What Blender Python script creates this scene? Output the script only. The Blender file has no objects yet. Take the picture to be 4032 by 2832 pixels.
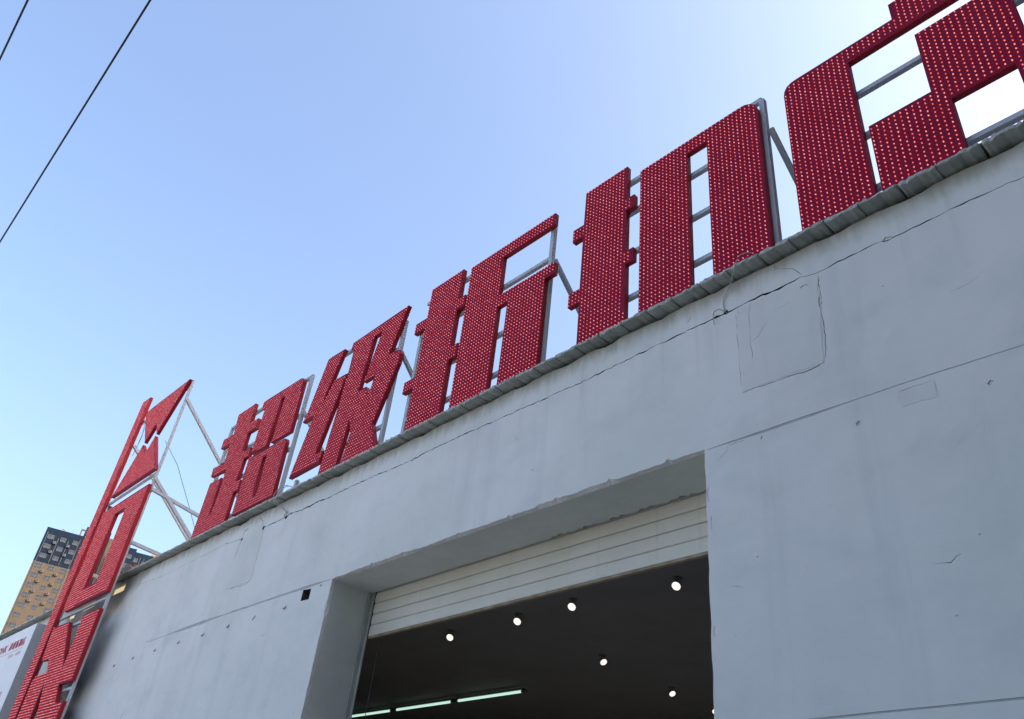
import bpy, bmesh, math, random
from mathutils import Vector, Matrix
from mathutils.geometry import delaunay_2d_cdt, tessellate_polygon

rnd = random.Random(7)
scene = bpy.context.scene
COL = scene.collection

# ------------------------------------------------------------------ camera
cam_d = bpy.data.cameras.new('camera')
cam = bpy.data.objects.new('camera', cam_d)
COL.objects.link(cam)
cam_d.sensor_width = 36.0
cam_d.lens = 29.105
cam_d.clip_start = 0.05
cam_d.clip_end = 3000.0
CAMP = Vector((0.0, -3.6, 1.6))
cam.matrix_world = Matrix(((0.68166356, 0.35701722, 0.63864975, CAMP.x),
                           (0.7250257, -0.44692952, -0.52401502, CAMP.y),
                           (0.09834904, 0.82023942, -0.56350223, CAMP.z),
                           (0, 0, 0, 1)))
scene.camera = cam

# ------------------------------------------------------------------ sky + sun
SUN_AZ = math.radians(32.0)      # from +x towards +y
SUN_EL = math.radians(36.0)
world = bpy.data.worlds.new('World')
scene.world = world
world.use_nodes = True
wn = world.node_tree
wn.nodes.clear()
w_out = wn.nodes.new('ShaderNodeOutputWorld')
w_bg = wn.nodes.new('ShaderNodeBackground')
w_sky = wn.nodes.new('ShaderNodeTexSky')
w_sky.sky_type = 'NISHITA'
w_sky.sun_disc = False
w_sky.sun_elevation = SUN_EL
w_sky.sun_rotation = math.pi / 2 - SUN_AZ
w_sky.altitude = 30.0
w_sky.air_density = 1.0
w_sky.dust_density = 7.0
w_sky.ozone_density = 2.5
w_bg.inputs['Strength'].default_value = 0.15
wn.links.new(w_sky.outputs['Color'], w_bg.inputs['Color'])
wn.links.new(w_bg.outputs['Background'], w_out.inputs['Surface'])

sun_d = bpy.data.lights.new('sun', 'SUN')
sun_d.energy = 2.0
sun_d.angle = math.radians(0.53)
sun_d.color = (1.0, 0.93, 0.82)
sun = bpy.data.objects.new('sun', sun_d)
COL.objects.link(sun)
sdir = Vector((math.cos(SUN_EL) * math.cos(SUN_AZ), math.cos(SUN_EL) * math.sin(SUN_AZ), math.sin(SUN_EL)))
sun.rotation_euler = (-sdir).to_track_quat('-Z', 'Y').to_euler()
sun.location = (10, 10, 30)

scene.view_settings.view_transform = 'Standard'
scene.view_settings.look = 'None'
scene.view_settings.gamma = 1.0
scene.view_settings.use_curve_mapping = False
scene.view_settings.exposure = 1.7


# ------------------------------------------------------------------ helpers
def link(o):
    COL.objects.link(o)
    return o


def tag(o, label=None, cat=None, group=None, kind=None):
    if label: o['label'] = label
    if cat: o['category'] = cat
    if group: o['group'] = group
    if kind: o['kind'] = kind
    return o


def thing(name, loc, label, cat, group=None):
    o = bpy.data.objects.new(name, None)
    o.empty_display_size = 0.2
    o.location = loc
    link(o)
    return tag(o, label, cat, group)


def wloc(o):
    v = Vector((0, 0, 0))
    while o is not None:
        v += Vector(o.location)
        o = o.parent
    return v


def put(name, me, parent=None, at=None):
    """at=None: mesh data is in world coordinates; else mesh is local and stands at the world point `at`."""
    o = bpy.data.objects.new(name, me)
    p = Vector((0, 0, 0)) if at is None else Vector(at)
    if parent is not None:
        o.parent = parent
        p = p - wloc(parent)
    o.location = p
    return link(o)


class MB:
    def __init__(s):
        s.v = []; s.f = []; s.m = []

    def face(s, pts, mi=0):
        b = len(s.v)
        s.v.extend([tuple(p) for p in pts])
        s.f.append(tuple(range(b, b + len(pts))))
        s.m.append(mi)

    def box(s, x0, x1, y0, y1, z0, z1, mi=0):
        b = len(s.v)
        s.v += [(x0, y0, z0), (x1, y0, z0), (x1, y1, z0), (x0, y1, z0), (x0, y0, z1), (x1, y0, z1), (x1, y1, z1), (x0, y1, z1)]
        for q in ((0, 3, 2, 1), (4, 5, 6, 7), (0, 1, 5, 4), (1, 2, 6, 5), (2, 3, 7, 6), (3, 0, 4, 7)):
            s.f.append(tuple(b + i for i in q)); s.m.append(mi)

    def bar(s, a, b, w, h=None, mi=0, up=(0, 0, 1)):
        a = Vector(a); b = Vector(b); h = h or w
        d = (b - a).normalized(); up = Vector(up)
        if abs(d.dot(up)) > 0.98: up = Vector((1, 0, 0))
        sx = d.cross(up).normalized(); sy = sx.cross(d).normalized()
        n = len(s.v)
        for p in (a, b):
            for i, j in ((-1, -1), (1, -1), (1, 1), (-1, 1)):
                s.v.append(tuple(p + sx * (i * w / 2) + sy * (j * h / 2)))
        for q in ((0, 1, 2, 3), (7, 6, 5, 4), (0, 4, 5, 1), (1, 5, 6, 2), (2, 6, 7, 3), (3, 7, 4, 0)):
            s.f.append(tuple(n + i for i in q)); s.m.append(mi)

    def tube(s, pts, r, seg=8, mi=0):
        pts = [Vector(p) for p in pts]
        rings = []
        for i, p in enumerate(pts):
            d = (pts[min(i + 1, len(pts) - 1)] - pts[max(i - 1, 0)]).normalized()
            up = Vector((0, 0, 1)) if abs(d.z) < 0.9 else Vector((1, 0, 0))
            sx = d.cross(up).normalized(); sy = sx.cross(d)
            n = len(s.v)
            for k in range(seg):
                a = 2 * math.pi * k / seg
                s.v.append(tuple(p + (sx * math.cos(a) + sy * math.sin(a)) * r))
            rings.append(n)
        for i in range(len(rings) - 1):
            for k in range(seg):
                s.f.append((rings[i] + k, rings[i] + (k + 1) % seg, rings[i + 1] + (k + 1) % seg, rings[i + 1] + k)); s.m.append(mi)
        s.f.append(tuple(rings[0] + k for k in range(seg))); s.m.append(mi)
        s.f.append(tuple(rings[-1] + k for k in reversed(range(seg)))); s.m.append(mi)

    def prism(s, poly, y0, y1, hole=None, mf=0, ms=1, mk=None):
        """poly in (x,z); front face at y0, back at y1."""
        loops = [poly] + ([hole] if hole else [])
        flat = [p for l in loops for p in l]
        tris = tessellate_polygon([[Vector((p[0], p[1], 0)) for p in l] for l in loops])
        n = len(s.v)
        s.v += [(p[0], y0, p[1]) for p in flat] + [(p[0], y1, p[1]) for p in flat]
        N = len(flat)
        for t in tris:
            s.f.append(tuple(n + i for i in t)); s.m.append(mf)
            s.f.append(tuple(n + N + i for i in reversed(t))); s.m.append(ms if mk is None else mk)
        o = 0
        for l in loops:
            k = len(l)
            for i in range(k):
                j = (i + 1) % k
                s.f.append((n + o + i, n + o + j, n + N + o + j, n + N + o + i)); s.m.append(ms)
            o += k

    def mesh(s, name, mats, smooth=False, recalc=True):
        me = bpy.data.meshes.new(name)
        me.from_pydata(s.v, [], s.f)
        if not isinstance(mats, (list, tuple)): mats = [mats]
        for m in mats: me.materials.append(m)
        me.polygons.foreach_set('material_index', s.m)
        if smooth: me.polygons.foreach_set('use_smooth', [True] * len(s.f))
        me.update()
        if recalc:
            bm = bmesh.new(); bm.from_mesh(me)
            bmesh.ops.recalc_face_normals(bm, faces=bm.faces)
            bm.to_mesh(me); bm.free()
        return me

    def build(s, name, mats, parent=None, at=None, smooth=False, recalc=True):
        return put(name, s.mesh(name, mats, smooth, recalc), parent, at)


# ------------------------------------------------------------------ materials
class NT:
    def __init__(s, name):
        s.mat = bpy.data.materials.new(name); s.mat.use_nodes = True
        s.t = s.mat.node_tree; s.b = s.t.nodes['Principled BSDF']
        s.co = s.t.nodes.new('ShaderNodeTexCoord')

    def n(s, typ, **kw):
        x = s.t.nodes.new(typ)
        for k, v in kw.items(): setattr(x, k, v)
        return x

    def lk(s, a, b): s.t.links.new(a, b)

    def mapv(s, scale=(1, 1, 1), loc=(0, 0, 0)):
        m = s.n('ShaderNodeMapping')
        m.inputs['Scale'].default_value = scale; m.inputs['Location'].default_value = loc
        s.lk(s.co.outputs['Object'], m.inputs['Vector']); return m.outputs['Vector']

    def noise(s, scale, detail=4.0, rough=0.55, vec=None, dist=0.0):
        x = s.n('ShaderNodeTexNoise')
        x.inputs['Scale'].default_value = scale; x.inputs['Detail'].default_value = detail
        x.inputs['Roughness'].default_value = rough; x.inputs['Distortion'].default_value = dist
        s.lk(vec if vec is not None else s.co.outputs['Object'], x.inputs['Vector'])
        return x.outputs['Fac']

    def math(s, op, a, b=None, c=None, clamp=False):
        x = s.n('ShaderNodeMath', operation=op, use_clamp=clamp)
        for i, v in enumerate((a, b, c)):
            if v is None: continue
            if isinstance(v, (int, float)): x.inputs[i].default_value = v
            else: s.lk(v, x.inputs[i])
        return x.outputs[0]

    def ramp(s, fac, lo, hi, a=0.0, b=1.0):
        x = s.n('ShaderNodeMapRange', interpolation_type='SMOOTHSTEP')
        x.inputs['From Min'].default_value = lo; x.inputs['From Max'].default_value = hi
        x.inputs['To Min'].default_value = a; x.inputs['To Max'].default_value = b
        s.lk(fac, x.inputs['Value']); return x.outputs['Result']

    def mix(s, fac, a, b, blend='MIX'):
        x = s.n('ShaderNodeMix', data_type='RGBA', blend_type=blend)
        if isinstance(fac, (int, float)): x.inputs['Factor'].default_value = fac
        else: s.lk(fac, x.inputs['Factor'])
        for i, v in ((6, a), (7, b)):
            if isinstance(v, tuple): x.inputs[i].default_value = (*v, 1)
            else: s.lk(v, x.inputs[i])
        return x.outputs[2]

    def xyz(s):
        x = s.n('ShaderNodeSeparateXYZ'); s.lk(s.co.outputs['Object'], x.inputs[0]); return x.outputs

    def bump(s, h, strength=0.3, dist=0.01, prev=None):
        x = s.n('ShaderNodeBump')
        x.inputs['Strength'].default_value = strength; x.inputs['Distance'].default_value = dist
        s.lk(h, x.inputs['Height'])
        if prev is not None: s.lk(prev, x.inputs['Normal'])
        return x.outputs['Normal']

    def fin(s, col=None, rough=0.8, normal=None, metal=0.0, spec=0.3):
        if col is not None:
            if isinstance(col, tuple): s.b.inputs['Base Color'].default_value = (*col, 1)
            else: s.lk(col, s.b.inputs['Base Color'])
        if isinstance(rough, (int, float)): s.b.inputs['Roughness'].default_value = rough
        else: s.lk(rough, s.b.inputs['Roughness'])
        s.b.inputs['Metallic'].default_value = metal
        s.b.inputs['Specular IOR Level'].default_value = spec
        if normal is not None: s.lk(normal, s.b.inputs['Normal'])
        return s.mat


def mottled(name, c1, c2, scale=6.0, rough=0.8, metal=0.0, bump=0.15, spec=0.3, bscale=None):
    m = NT(name)
    f = m.ramp(m.noise(scale, 6, 0.6), 0.3, 0.7)
    nb = m.bump(m.noise(bscale or scale * 8, 4), bump, 0.01) if bump else None
    return m.fin(m.mix(f, c1, c2), rough, nb, metal, spec)


def emit(name, col, strength, base=(0.8, 0.8, 0.8)):
    m = NT(name)
    m.b.inputs['Emission Color'].default_value = (*col, 1)
    m.b.inputs['Emission Strength'].default_value = strength
    return m.fin(base, 0.4)


def wall_paint(name, base1, base2):
    m = NT(name)
    X, Y, Zc = m.xyz()
    big = m.ramp(m.noise(0.9, 6, 0.6), 0.32, 0.7)
    col = m.mix(big, base1, base2)
    hue = m.ramp(m.noise(0.7, 4, 0.55, m.mapv((1, 1, 1), (9, 4, 3))), 0.42, 0.62)
    col = m.mix(m.math('MULTIPLY', hue, 0.55), col, (0.74, 0.765, 0.69))
    # faint vertical run marks
    st = m.ramp(m.noise(1.0, 5, 0.65, m.mapv((3.5, 1, 0.35))), 0.5, 0.78)
    col = m.mix(m.math('MULTIPLY', st, 0.25), col, (0.47, 0.49, 0.49))
    st2 = m.math('MULTIPLY', m.ramp(m.noise(1.0, 5, 0.6, m.mapv((8, 1, 0.22), (2, 0, 0))), 0.54, 0.76), m.ramp(Zc, 4.1, 5.15))
    col = m.mix(m.math('MULTIPLY', st2, 0.42), col, (0.50, 0.49, 0.43))
    # greyish roller patches
    pt = m.ramp(m.noise(1.7, 4, 0.55, m.mapv((1, 1, 1.6), (5, 0, 2))), 0.46, 0.74)
    col = m.mix(m.math('MULTIPLY', pt, 0.35), col, (0.58, 0.61, 0.58))
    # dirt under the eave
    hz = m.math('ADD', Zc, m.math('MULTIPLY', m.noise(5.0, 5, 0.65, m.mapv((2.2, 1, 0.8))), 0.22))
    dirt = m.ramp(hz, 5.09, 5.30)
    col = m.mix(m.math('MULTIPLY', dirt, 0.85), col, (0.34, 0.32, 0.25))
    # bare grey brown render at the far end under the eave
    e1 = m.math('ADD', m.math('MULTIPLY', Zc, 1.0), m.math('MULTIPLY', m.noise(2.2, 5, 0.6), 0.55))
    bx = m.math('SUBTRACT', m.math('ADD', e1, m.math('MULTIPLY', X, -0.45)), 10.42)
    bare = m.math('MULTIPLY', m.ramp(bx, 0.0, 0.30), m.ramp(X, -15.4, -14.2, 0, 1))
    col = m.mix(m.math('MULTIPLY', bare, 0.85), col, (0.38, 0.35, 0.29))
    # shade behind the tall sign, painted into the wall colour
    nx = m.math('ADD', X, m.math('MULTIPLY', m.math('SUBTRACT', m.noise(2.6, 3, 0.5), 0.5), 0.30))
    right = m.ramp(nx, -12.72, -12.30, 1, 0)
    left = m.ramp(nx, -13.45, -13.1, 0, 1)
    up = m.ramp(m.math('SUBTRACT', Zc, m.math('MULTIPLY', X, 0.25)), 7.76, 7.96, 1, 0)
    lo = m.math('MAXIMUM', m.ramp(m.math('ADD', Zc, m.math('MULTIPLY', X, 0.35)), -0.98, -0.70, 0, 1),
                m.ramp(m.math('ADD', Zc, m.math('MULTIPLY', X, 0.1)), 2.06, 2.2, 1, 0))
    sign_shade = m.math('MULTIPLY', m.math('MULTIPLY', right, left), m.math('MULTIPLY', up, lo))
    col = m.mix(m.math('MULTIPLY', sign_shade, 0.72), col, (0.030, 0.036, 0.052))
    # specks
    vo = m.n('ShaderNodeTexVoronoi'); vo.inputs['Scale'].default_value = 3.2
    m.lk(m.co.outputs['Object'], vo.inputs['Vector'])
    sp = m.ramp(vo.outputs['Distance'], 0.012, 0.03, 1, 0)
    col = m.mix(m.math('MULTIPLY', sp, 0.35), col, (0.16, 0.16, 0.16))
    sc = m.ramp(m.noise(9, 6, 0.7, m.mapv((1, 1, 1), (3, 1, 7))), 0.66, 0.78)
    col = m.mix(m.math('MULTIPLY', sc, 0.35), col, (0.36, 0.37, 0.36))
    n1 = m.bump(m.noise(1.6, 3), 0.35, 0.06)
    n2 = m.bump(m.noise(14, 6, 0.65), 0.18, 0.012, n1)
    n3 = m.bump(m.noise(120, 3, 0.6), 0.12, 0.003, n2)
    return m.fin(col, 0.85, n3, 0, 0.25)


M = {}
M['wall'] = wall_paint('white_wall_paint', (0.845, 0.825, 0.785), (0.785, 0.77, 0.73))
M['crack'] = mottled('crack_dirt', (0.030, 0.030, 0.028), (0.07, 0.07, 0.06), 20, 0.95)
M['groove'] = mottled('groove_dirt', (0.42, 0.43, 0.43), (0.55, 0.56, 0.56), 8, 0.9)
M['spall'] = mottled('spalled_render', (0.72, 0.715, 0.68), (0.82, 0.815, 0.79), 18, 0.95, bump=0.7, bscale=45)
M['reveal'] = mottled('old_grey_green_paint', (0.62, 0.645, 0.58), (0.71, 0.735, 0.67), 2.2, 0.85, bump=0.55, bscale=11)  # door reveals, a grey-green darker than the wall face
M['hole'] = mottled('brick_hole', (0.09, 0.07, 0.06), (0.16, 0.14, 0.13), 25, 0.95)
M['patch'] = wall_paint('repair_patch_paint', (0.80, 0.785, 0.74), (0.735, 0.725, 0.685))
M['dark'] = mottled('dark_void', (0.012, 0.012, 0.012), (0.02, 0.02, 0.02), 3, 0.95, bump=0)
M['interior'] = mottled('black_ceiling_paint', (0.17, 0.168, 0.166), (0.19, 0.188, 0.186), 2, 0.9, bump=0)
M['floor_int'] = mottled('shop_floor', (0.48, 0.47, 0.45), (0.54, 0.53, 0.51), 2, 0.6, bump=0)
M['slab'] = mottled('roof_slab_concrete', (0.35, 0.365, 0.315), (0.45, 0.465, 0.41), 5, 0.92, bump=0.25, bscale=60)
M['slab2'] = mottled('roof_slab_concrete_dark', (0.31, 0.325, 0.28), (0.41, 0.425, 0.37), 7, 0.92, bump=0.25, bscale=60)
M['slab_edge'] = mottled('broken_concrete_edge', (0.34, 0.34, 0.31), (0.62, 0.61, 0.57), 30, 0.95, bump=0.8, bscale=90)
M['roof'] = mottled('roof_felt', (0.30, 0.28, 0.25), (0.38, 0.36, 0.33), 2, 0.9)
M['ground'] = mottled('concrete_yard', (0.28, 0.265, 0.235), (0.34, 0.32, 0.285), 0.4, 0.9)
M['shutter'] = mottled('shutter_enamel', (0.70, 0.675, 0.575), (0.75, 0.725, 0.63), 3, 0.5, bump=0.1, spec=0.4)
def shutter_mat():
    m = NT('shutter_enamel')
    c = m.mix(m.ramp(m.noise(3, 5, 0.6), 0.3, 0.7), (0.74, 0.71, 0.60), (0.80, 0.77, 0.67))
    c = m.mix(m.math('MULTIPLY', m.ramp(m.noise(1.0, 5, 0.65, m.mapv((7, 7, 1.2))), 0.52, 0.8), 0.45), c, (0.42, 0.39, 0.31))
    c = m.mix(m.math('MULTIPLY', m.ramp(m.noise(26, 4, 0.7), 0.66, 0.76), 0.6), c, (0.33, 0.27, 0.20))
    return m.fin(c, 0.5, m.bump(m.noise(4, 3), 0.25, 0.02), 0, 0.35)


M['shutter'] = shutter_mat()
M['shutter_bar'] = mottled('shutter_rust_bar', (0.30, 0.22, 0.14), (0.42, 0.35, 0.25), 14, 0.8)
M['rail'] = mottled('guide_rail_steel', (0.40, 0.41, 0.37), (0.50, 0.51, 0.46), 6, 0.6)
M['steel'] = mottled('galvanised_steel', (0.47, 0.48, 0.50), (0.53, 0.54, 0.555), 5, 0.6, metal=0.15, bump=0, spec=0.35)
M['paint_steel'] = mottled('grey_painted_steel', (0.48, 0.49, 0.52), (0.53, 0.54, 0.56), 4, 0.5, bump=0)


def red_face(name):
    m = NT(name)
    f = m.ramp(m.noise(3.0, 5, 0.6), 0.3, 0.75)
    c = m.mix(f, (0.27, 0.013, 0.042), (0.31, 0.016, 0.050))
    g = m.ramp(m.noise(1.2, 4, 0.6, m.mapv((6, 1, 0.8))), 0.55, 0.8)
    c = m.mix(m.math('MULTIPLY', g, 0.25), c, (0.30, 0.06, 0.08))
    return m.fin(c, m.ramp(m.noise(20, 3), 0.3, 0.7, 0.5, 0.65), m.bump(m.noise(1.7, 2), 0.12, 0.03), 0, 0.04)


M['red'] = red_face('red_sign_face')
M['red_side'] = mottled('red_sign_return', (0.31, 0.012, 0.018), (0.36, 0.015, 0.021), 5, 0.5, bump=0.05, spec=0.25)


def led_mat():
    m = NT('red_led_bulb')
    g = m.n('ShaderNodeNewGeometry')
    r = g.outputs['Random Per Island']
    col = m.mix(r, (1.0, 0.13, 0.13), (1.0, 0.33, 0.31))
    m.lk(col, m.b.inputs['Emission Color'])
    m.lk(m.math('ADD', 0.24, m.math('MULTIPLY', r, 0.14)), m.b.inputs['Emission Strength'])
    return m.fin((0.50, 0.02, 0.03), 0.25, None, 0, 0.45)


M['led'] = led_mat()
M['warm_window'] = emit('lit_window_pane', (1.0, 0.80, 0.42), 0.20, (0.5, 0.42, 0.25))  # glow of the added panels below the eave
M['lamp_lens'] = emit('spotlight_lens', (1.0, 0.90, 0.80), 0.36)
M['tube_glow'] = emit('fluorescent_tube', (0.66, 1.0, 0.86), 0.26)
M['black'] = mottled('black_plastic', (0.012, 0.012, 0.013), (0.02, 0.02, 0.02), 8, 0.5, bump=0)
M['cable'] = mottled('black_cable', (0.010, 0.010, 0.014), (0.016, 0.016, 0.02), 8, 0.5, bump=0)
M['anchor'] = mottled('anchor_steel', (0.20, 0.20, 0.20), (0.28, 0.28, 0.28), 20, 0.7, bump=0)
M['grey_wire'] = mottled('grey_wire', (0.42, 0.43, 0.40), (0.52, 0.53, 0.50), 20, 0.6, bump=0)
M['dark_wire'] = mottled('dark_wire', (0.07, 0.07, 0.07), (0.12, 0.12, 0.12), 20, 0.7, bump=0)
M['board'] = mottled('white_board', (0.84, 0.84, 0.84), (0.87, 0.87, 0.87), 3, 0.5, bump=0)
M['board_side'] = mottled('grey_board_side', (0.30, 0.31, 0.33), (0.34, 0.35, 0.37), 4, 0.6, bump=0.05)
M['board_red'] = mottled('board_red_print', (0.40, 0.03, 0.06), (0.50, 0.06, 0.10), 9, 0.6, bump=0)
M['board_pale'] = mottled('board_pale_print', (0.60, 0.32, 0.36), (0.66, 0.40, 0.44), 9, 0.6, bump=0)
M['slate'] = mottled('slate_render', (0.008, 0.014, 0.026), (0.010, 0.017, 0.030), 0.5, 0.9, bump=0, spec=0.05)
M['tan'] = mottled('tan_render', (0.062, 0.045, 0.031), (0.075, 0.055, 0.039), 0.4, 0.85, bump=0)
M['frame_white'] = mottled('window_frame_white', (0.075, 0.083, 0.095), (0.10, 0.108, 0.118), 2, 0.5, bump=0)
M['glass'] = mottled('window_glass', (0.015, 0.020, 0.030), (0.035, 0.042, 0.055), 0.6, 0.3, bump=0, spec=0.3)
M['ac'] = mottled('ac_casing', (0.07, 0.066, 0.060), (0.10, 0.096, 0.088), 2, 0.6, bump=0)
M['neighbour'] = mottled('neighbour_render', (0.11, 0.105, 0.095), (0.15, 0.145, 0.13), 0.8, 0.9)  # dull render for the added, unseen shading block
M['back'] = mottled('panel_back_sheet', (0.16, 0.16, 0.165), (0.22, 0.22, 0.225), 6, 0.6, bump=0)
M['brick'] = mottled('old_brick', (0.24, 0.11, 0.07), (0.34, 0.17, 0.11), 12, 0.9)
M['sheet'] = mottled('blue_grey_sheet', (0.40, 0.46, 0.52), (0.50, 0.55, 0.60), 6, 0.5)
M['timber'] = mottled('pale_timber', (0.46, 0.42, 0.36), (0.60, 0.56, 0.50), 10, 0.8)

# ------------------------------------------------------------------ ground
g = MB()
g.face([(-900, -700, 0), (900, -700, 0), (900, 900, 0), (-900, 900, 0)])
tag(g.build('ground', M['ground'], recalc=False), kind='structure')

# ------------------------------------------------------------------ shop building
XL, XR = -24.0, 1.2
ZU = 5.157                                    # underside of the roof slabs
bld = thing('shop_building', (-4.5, 0, 0), 'long white rendered shop building with rough concrete eave and wide shutter door', 'building')


def poly_from_line(pts, wd, step=0.05, jit=0.006, r=None, taper=True):
    r = r or rnd
    c = []
    for i in range(len(pts) - 1):
        a = Vector(pts[i]); b = Vector(pts[i + 1])
        n = max(1, int((b - a).length / step))
        for k in range(n): c.append(a.lerp(b, k / n))
    c.append(Vector(pts[-1]))
    L = []; R = []
    for i, p in enumerate(c):
        d = (c[min(i + 1, len(c) - 1)] - c[max(i - 1, 0)])
        d = d.normalized() if d.length > 1e-6 else Vector((1, 0))
        nn = Vector((-d.y, d.x))
        j = nn * r.uniform(-jit, jit)
        h = wd / 2 * r.uniform(0.3, 1.2) * (0.55 + 0.75 * abs(math.sin(i * 0.37 + pts[0][0] * 7)))
        if taper and (i == 0 or i == len(c) - 1): h *= 0.25
        L.append(p + j + nn * h); R.append(p + j - nn * h)
    return L + R[::-1]


def blob(cx, cz, rx, rz, n=9, r=None):
    r = r or rnd
    return [Vector((cx + rx * math.cos(6.283 * i / n) * r.uniform(0.6, 1.15), cz + rz * math.sin(6.283 * i / n) * r.uniform(0.6, 1.15))) for i in range(n)]


# outline of the wall face, its top ragged below the slabs
top = []
x = XR
while x > XL:
    ph = (x / 0.44) % 1.0
    dip = 0.007 + 0.020 * (0.5 - 0.5 * math.cos(ph * 6.283)) ** 2 * rnd.uniform(0.4, 1.2) + rnd.uniform(0, 0.008)
    if -9.0 < x < -8.75: dip += 0.03
    top.append(Vector((x, ZU - dip)))
    x -= rnd.uniform(0.05, 0.10)
outer = [Vector((XL, 0.02)), Vector((XR, 0.02))] + top + [Vector((XL, ZU - 0.01))]

LIN = [(-6.54, 4.012), (-6.28, 4.010), (-6.26, 4.020), (-5.68, 4.026), (-5.63, 4.034), (-5.41, 4.030), (-5.25, 4.012), (-5.05, 4.020), (-4.92, 4.030),
       (-4.62, 4.030), (-4.46, 4.020), (-4.19, 4.018), (-4.09, 4.022), (-3.95, 4.022), (-3.92, 4.046), (-3.80, 4.040), (-3.58, 4.030), (-3.46, 4.042), (-3.36, 4.042),
       (-3.16, 4.022), (-2.96, 4.024), (-2.85, 4.018), (-2.76, 4.022), (-2.56, 4.012), (-2.52, 4.018)]
LIN = [(a, 4.017 + (b - 4.017) * 0.55) for a, b in LIN]
lin = []
for i in range(len(LIN) - 1):
    a = Vector(LIN[i]); b = Vector(LIN[i + 1]); n = max(1, int((b - a).length / 0.025))
    for k in range(n):
        p = a.lerp(b, k / n)
        if 0 < k: p = p + Vector((0, rnd.uniform(-0.003, 0.005) + (rnd.uniform(.006, .020) if rnd.random() < .10 else 0)))
        lin.append(p)
lin.append(Vector(LIN[-1]))
jr = [Vector((-2.52 + rnd.uniform(-0.004, 0.003), z)) for z in [3.95 - 0.06 * i for i in range(64)]]
jr[20].x += 0.004; jr[26].x -= 0.010
jl = [Vector((-6.54 + rnd.uniform(-0.004, 0.005), z)) for z in [3.95 - 0.06 * i for i in range(64)]]
jl[4].x -= 0.012
door = lin + jr + [Vector((-2.52, 0.03)), Vector((-6.54, 0.03))] + jl[::-1]

regions = [('open', door, 0.44)]                       # kind, polygon, depth
for (a, b, z0, z1) in ((-12.84, -12.34, 4.965, 5.075), (-14.07, -13.47, 4.93, 5.03), (-14.62, -14.30, 4.89, 4.99)):  # recesses for the added glowing panels
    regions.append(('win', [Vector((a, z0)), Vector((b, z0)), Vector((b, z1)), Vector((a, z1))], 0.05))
regions.append(('hole', [Vector((-7.036, 3.893)), Vector((-6.888, 3.887)), Vector((-6.886, 3.985)), Vector((-7.034, 4.000))], 0.16))
def rough_quad(pts, step=.05, j=.006):
    out = []
    for i in range(len(pts)):
        a = Vector(pts[i]); b = Vector(pts[(i + 1) % len(pts)]); n = max(1, int((b - a).length / step))
        for k in range(n): out.append(a.lerp(b, k / n) + Vector((rnd.uniform(-j, j), rnd.uniform(-j, j))))
    return out


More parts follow.
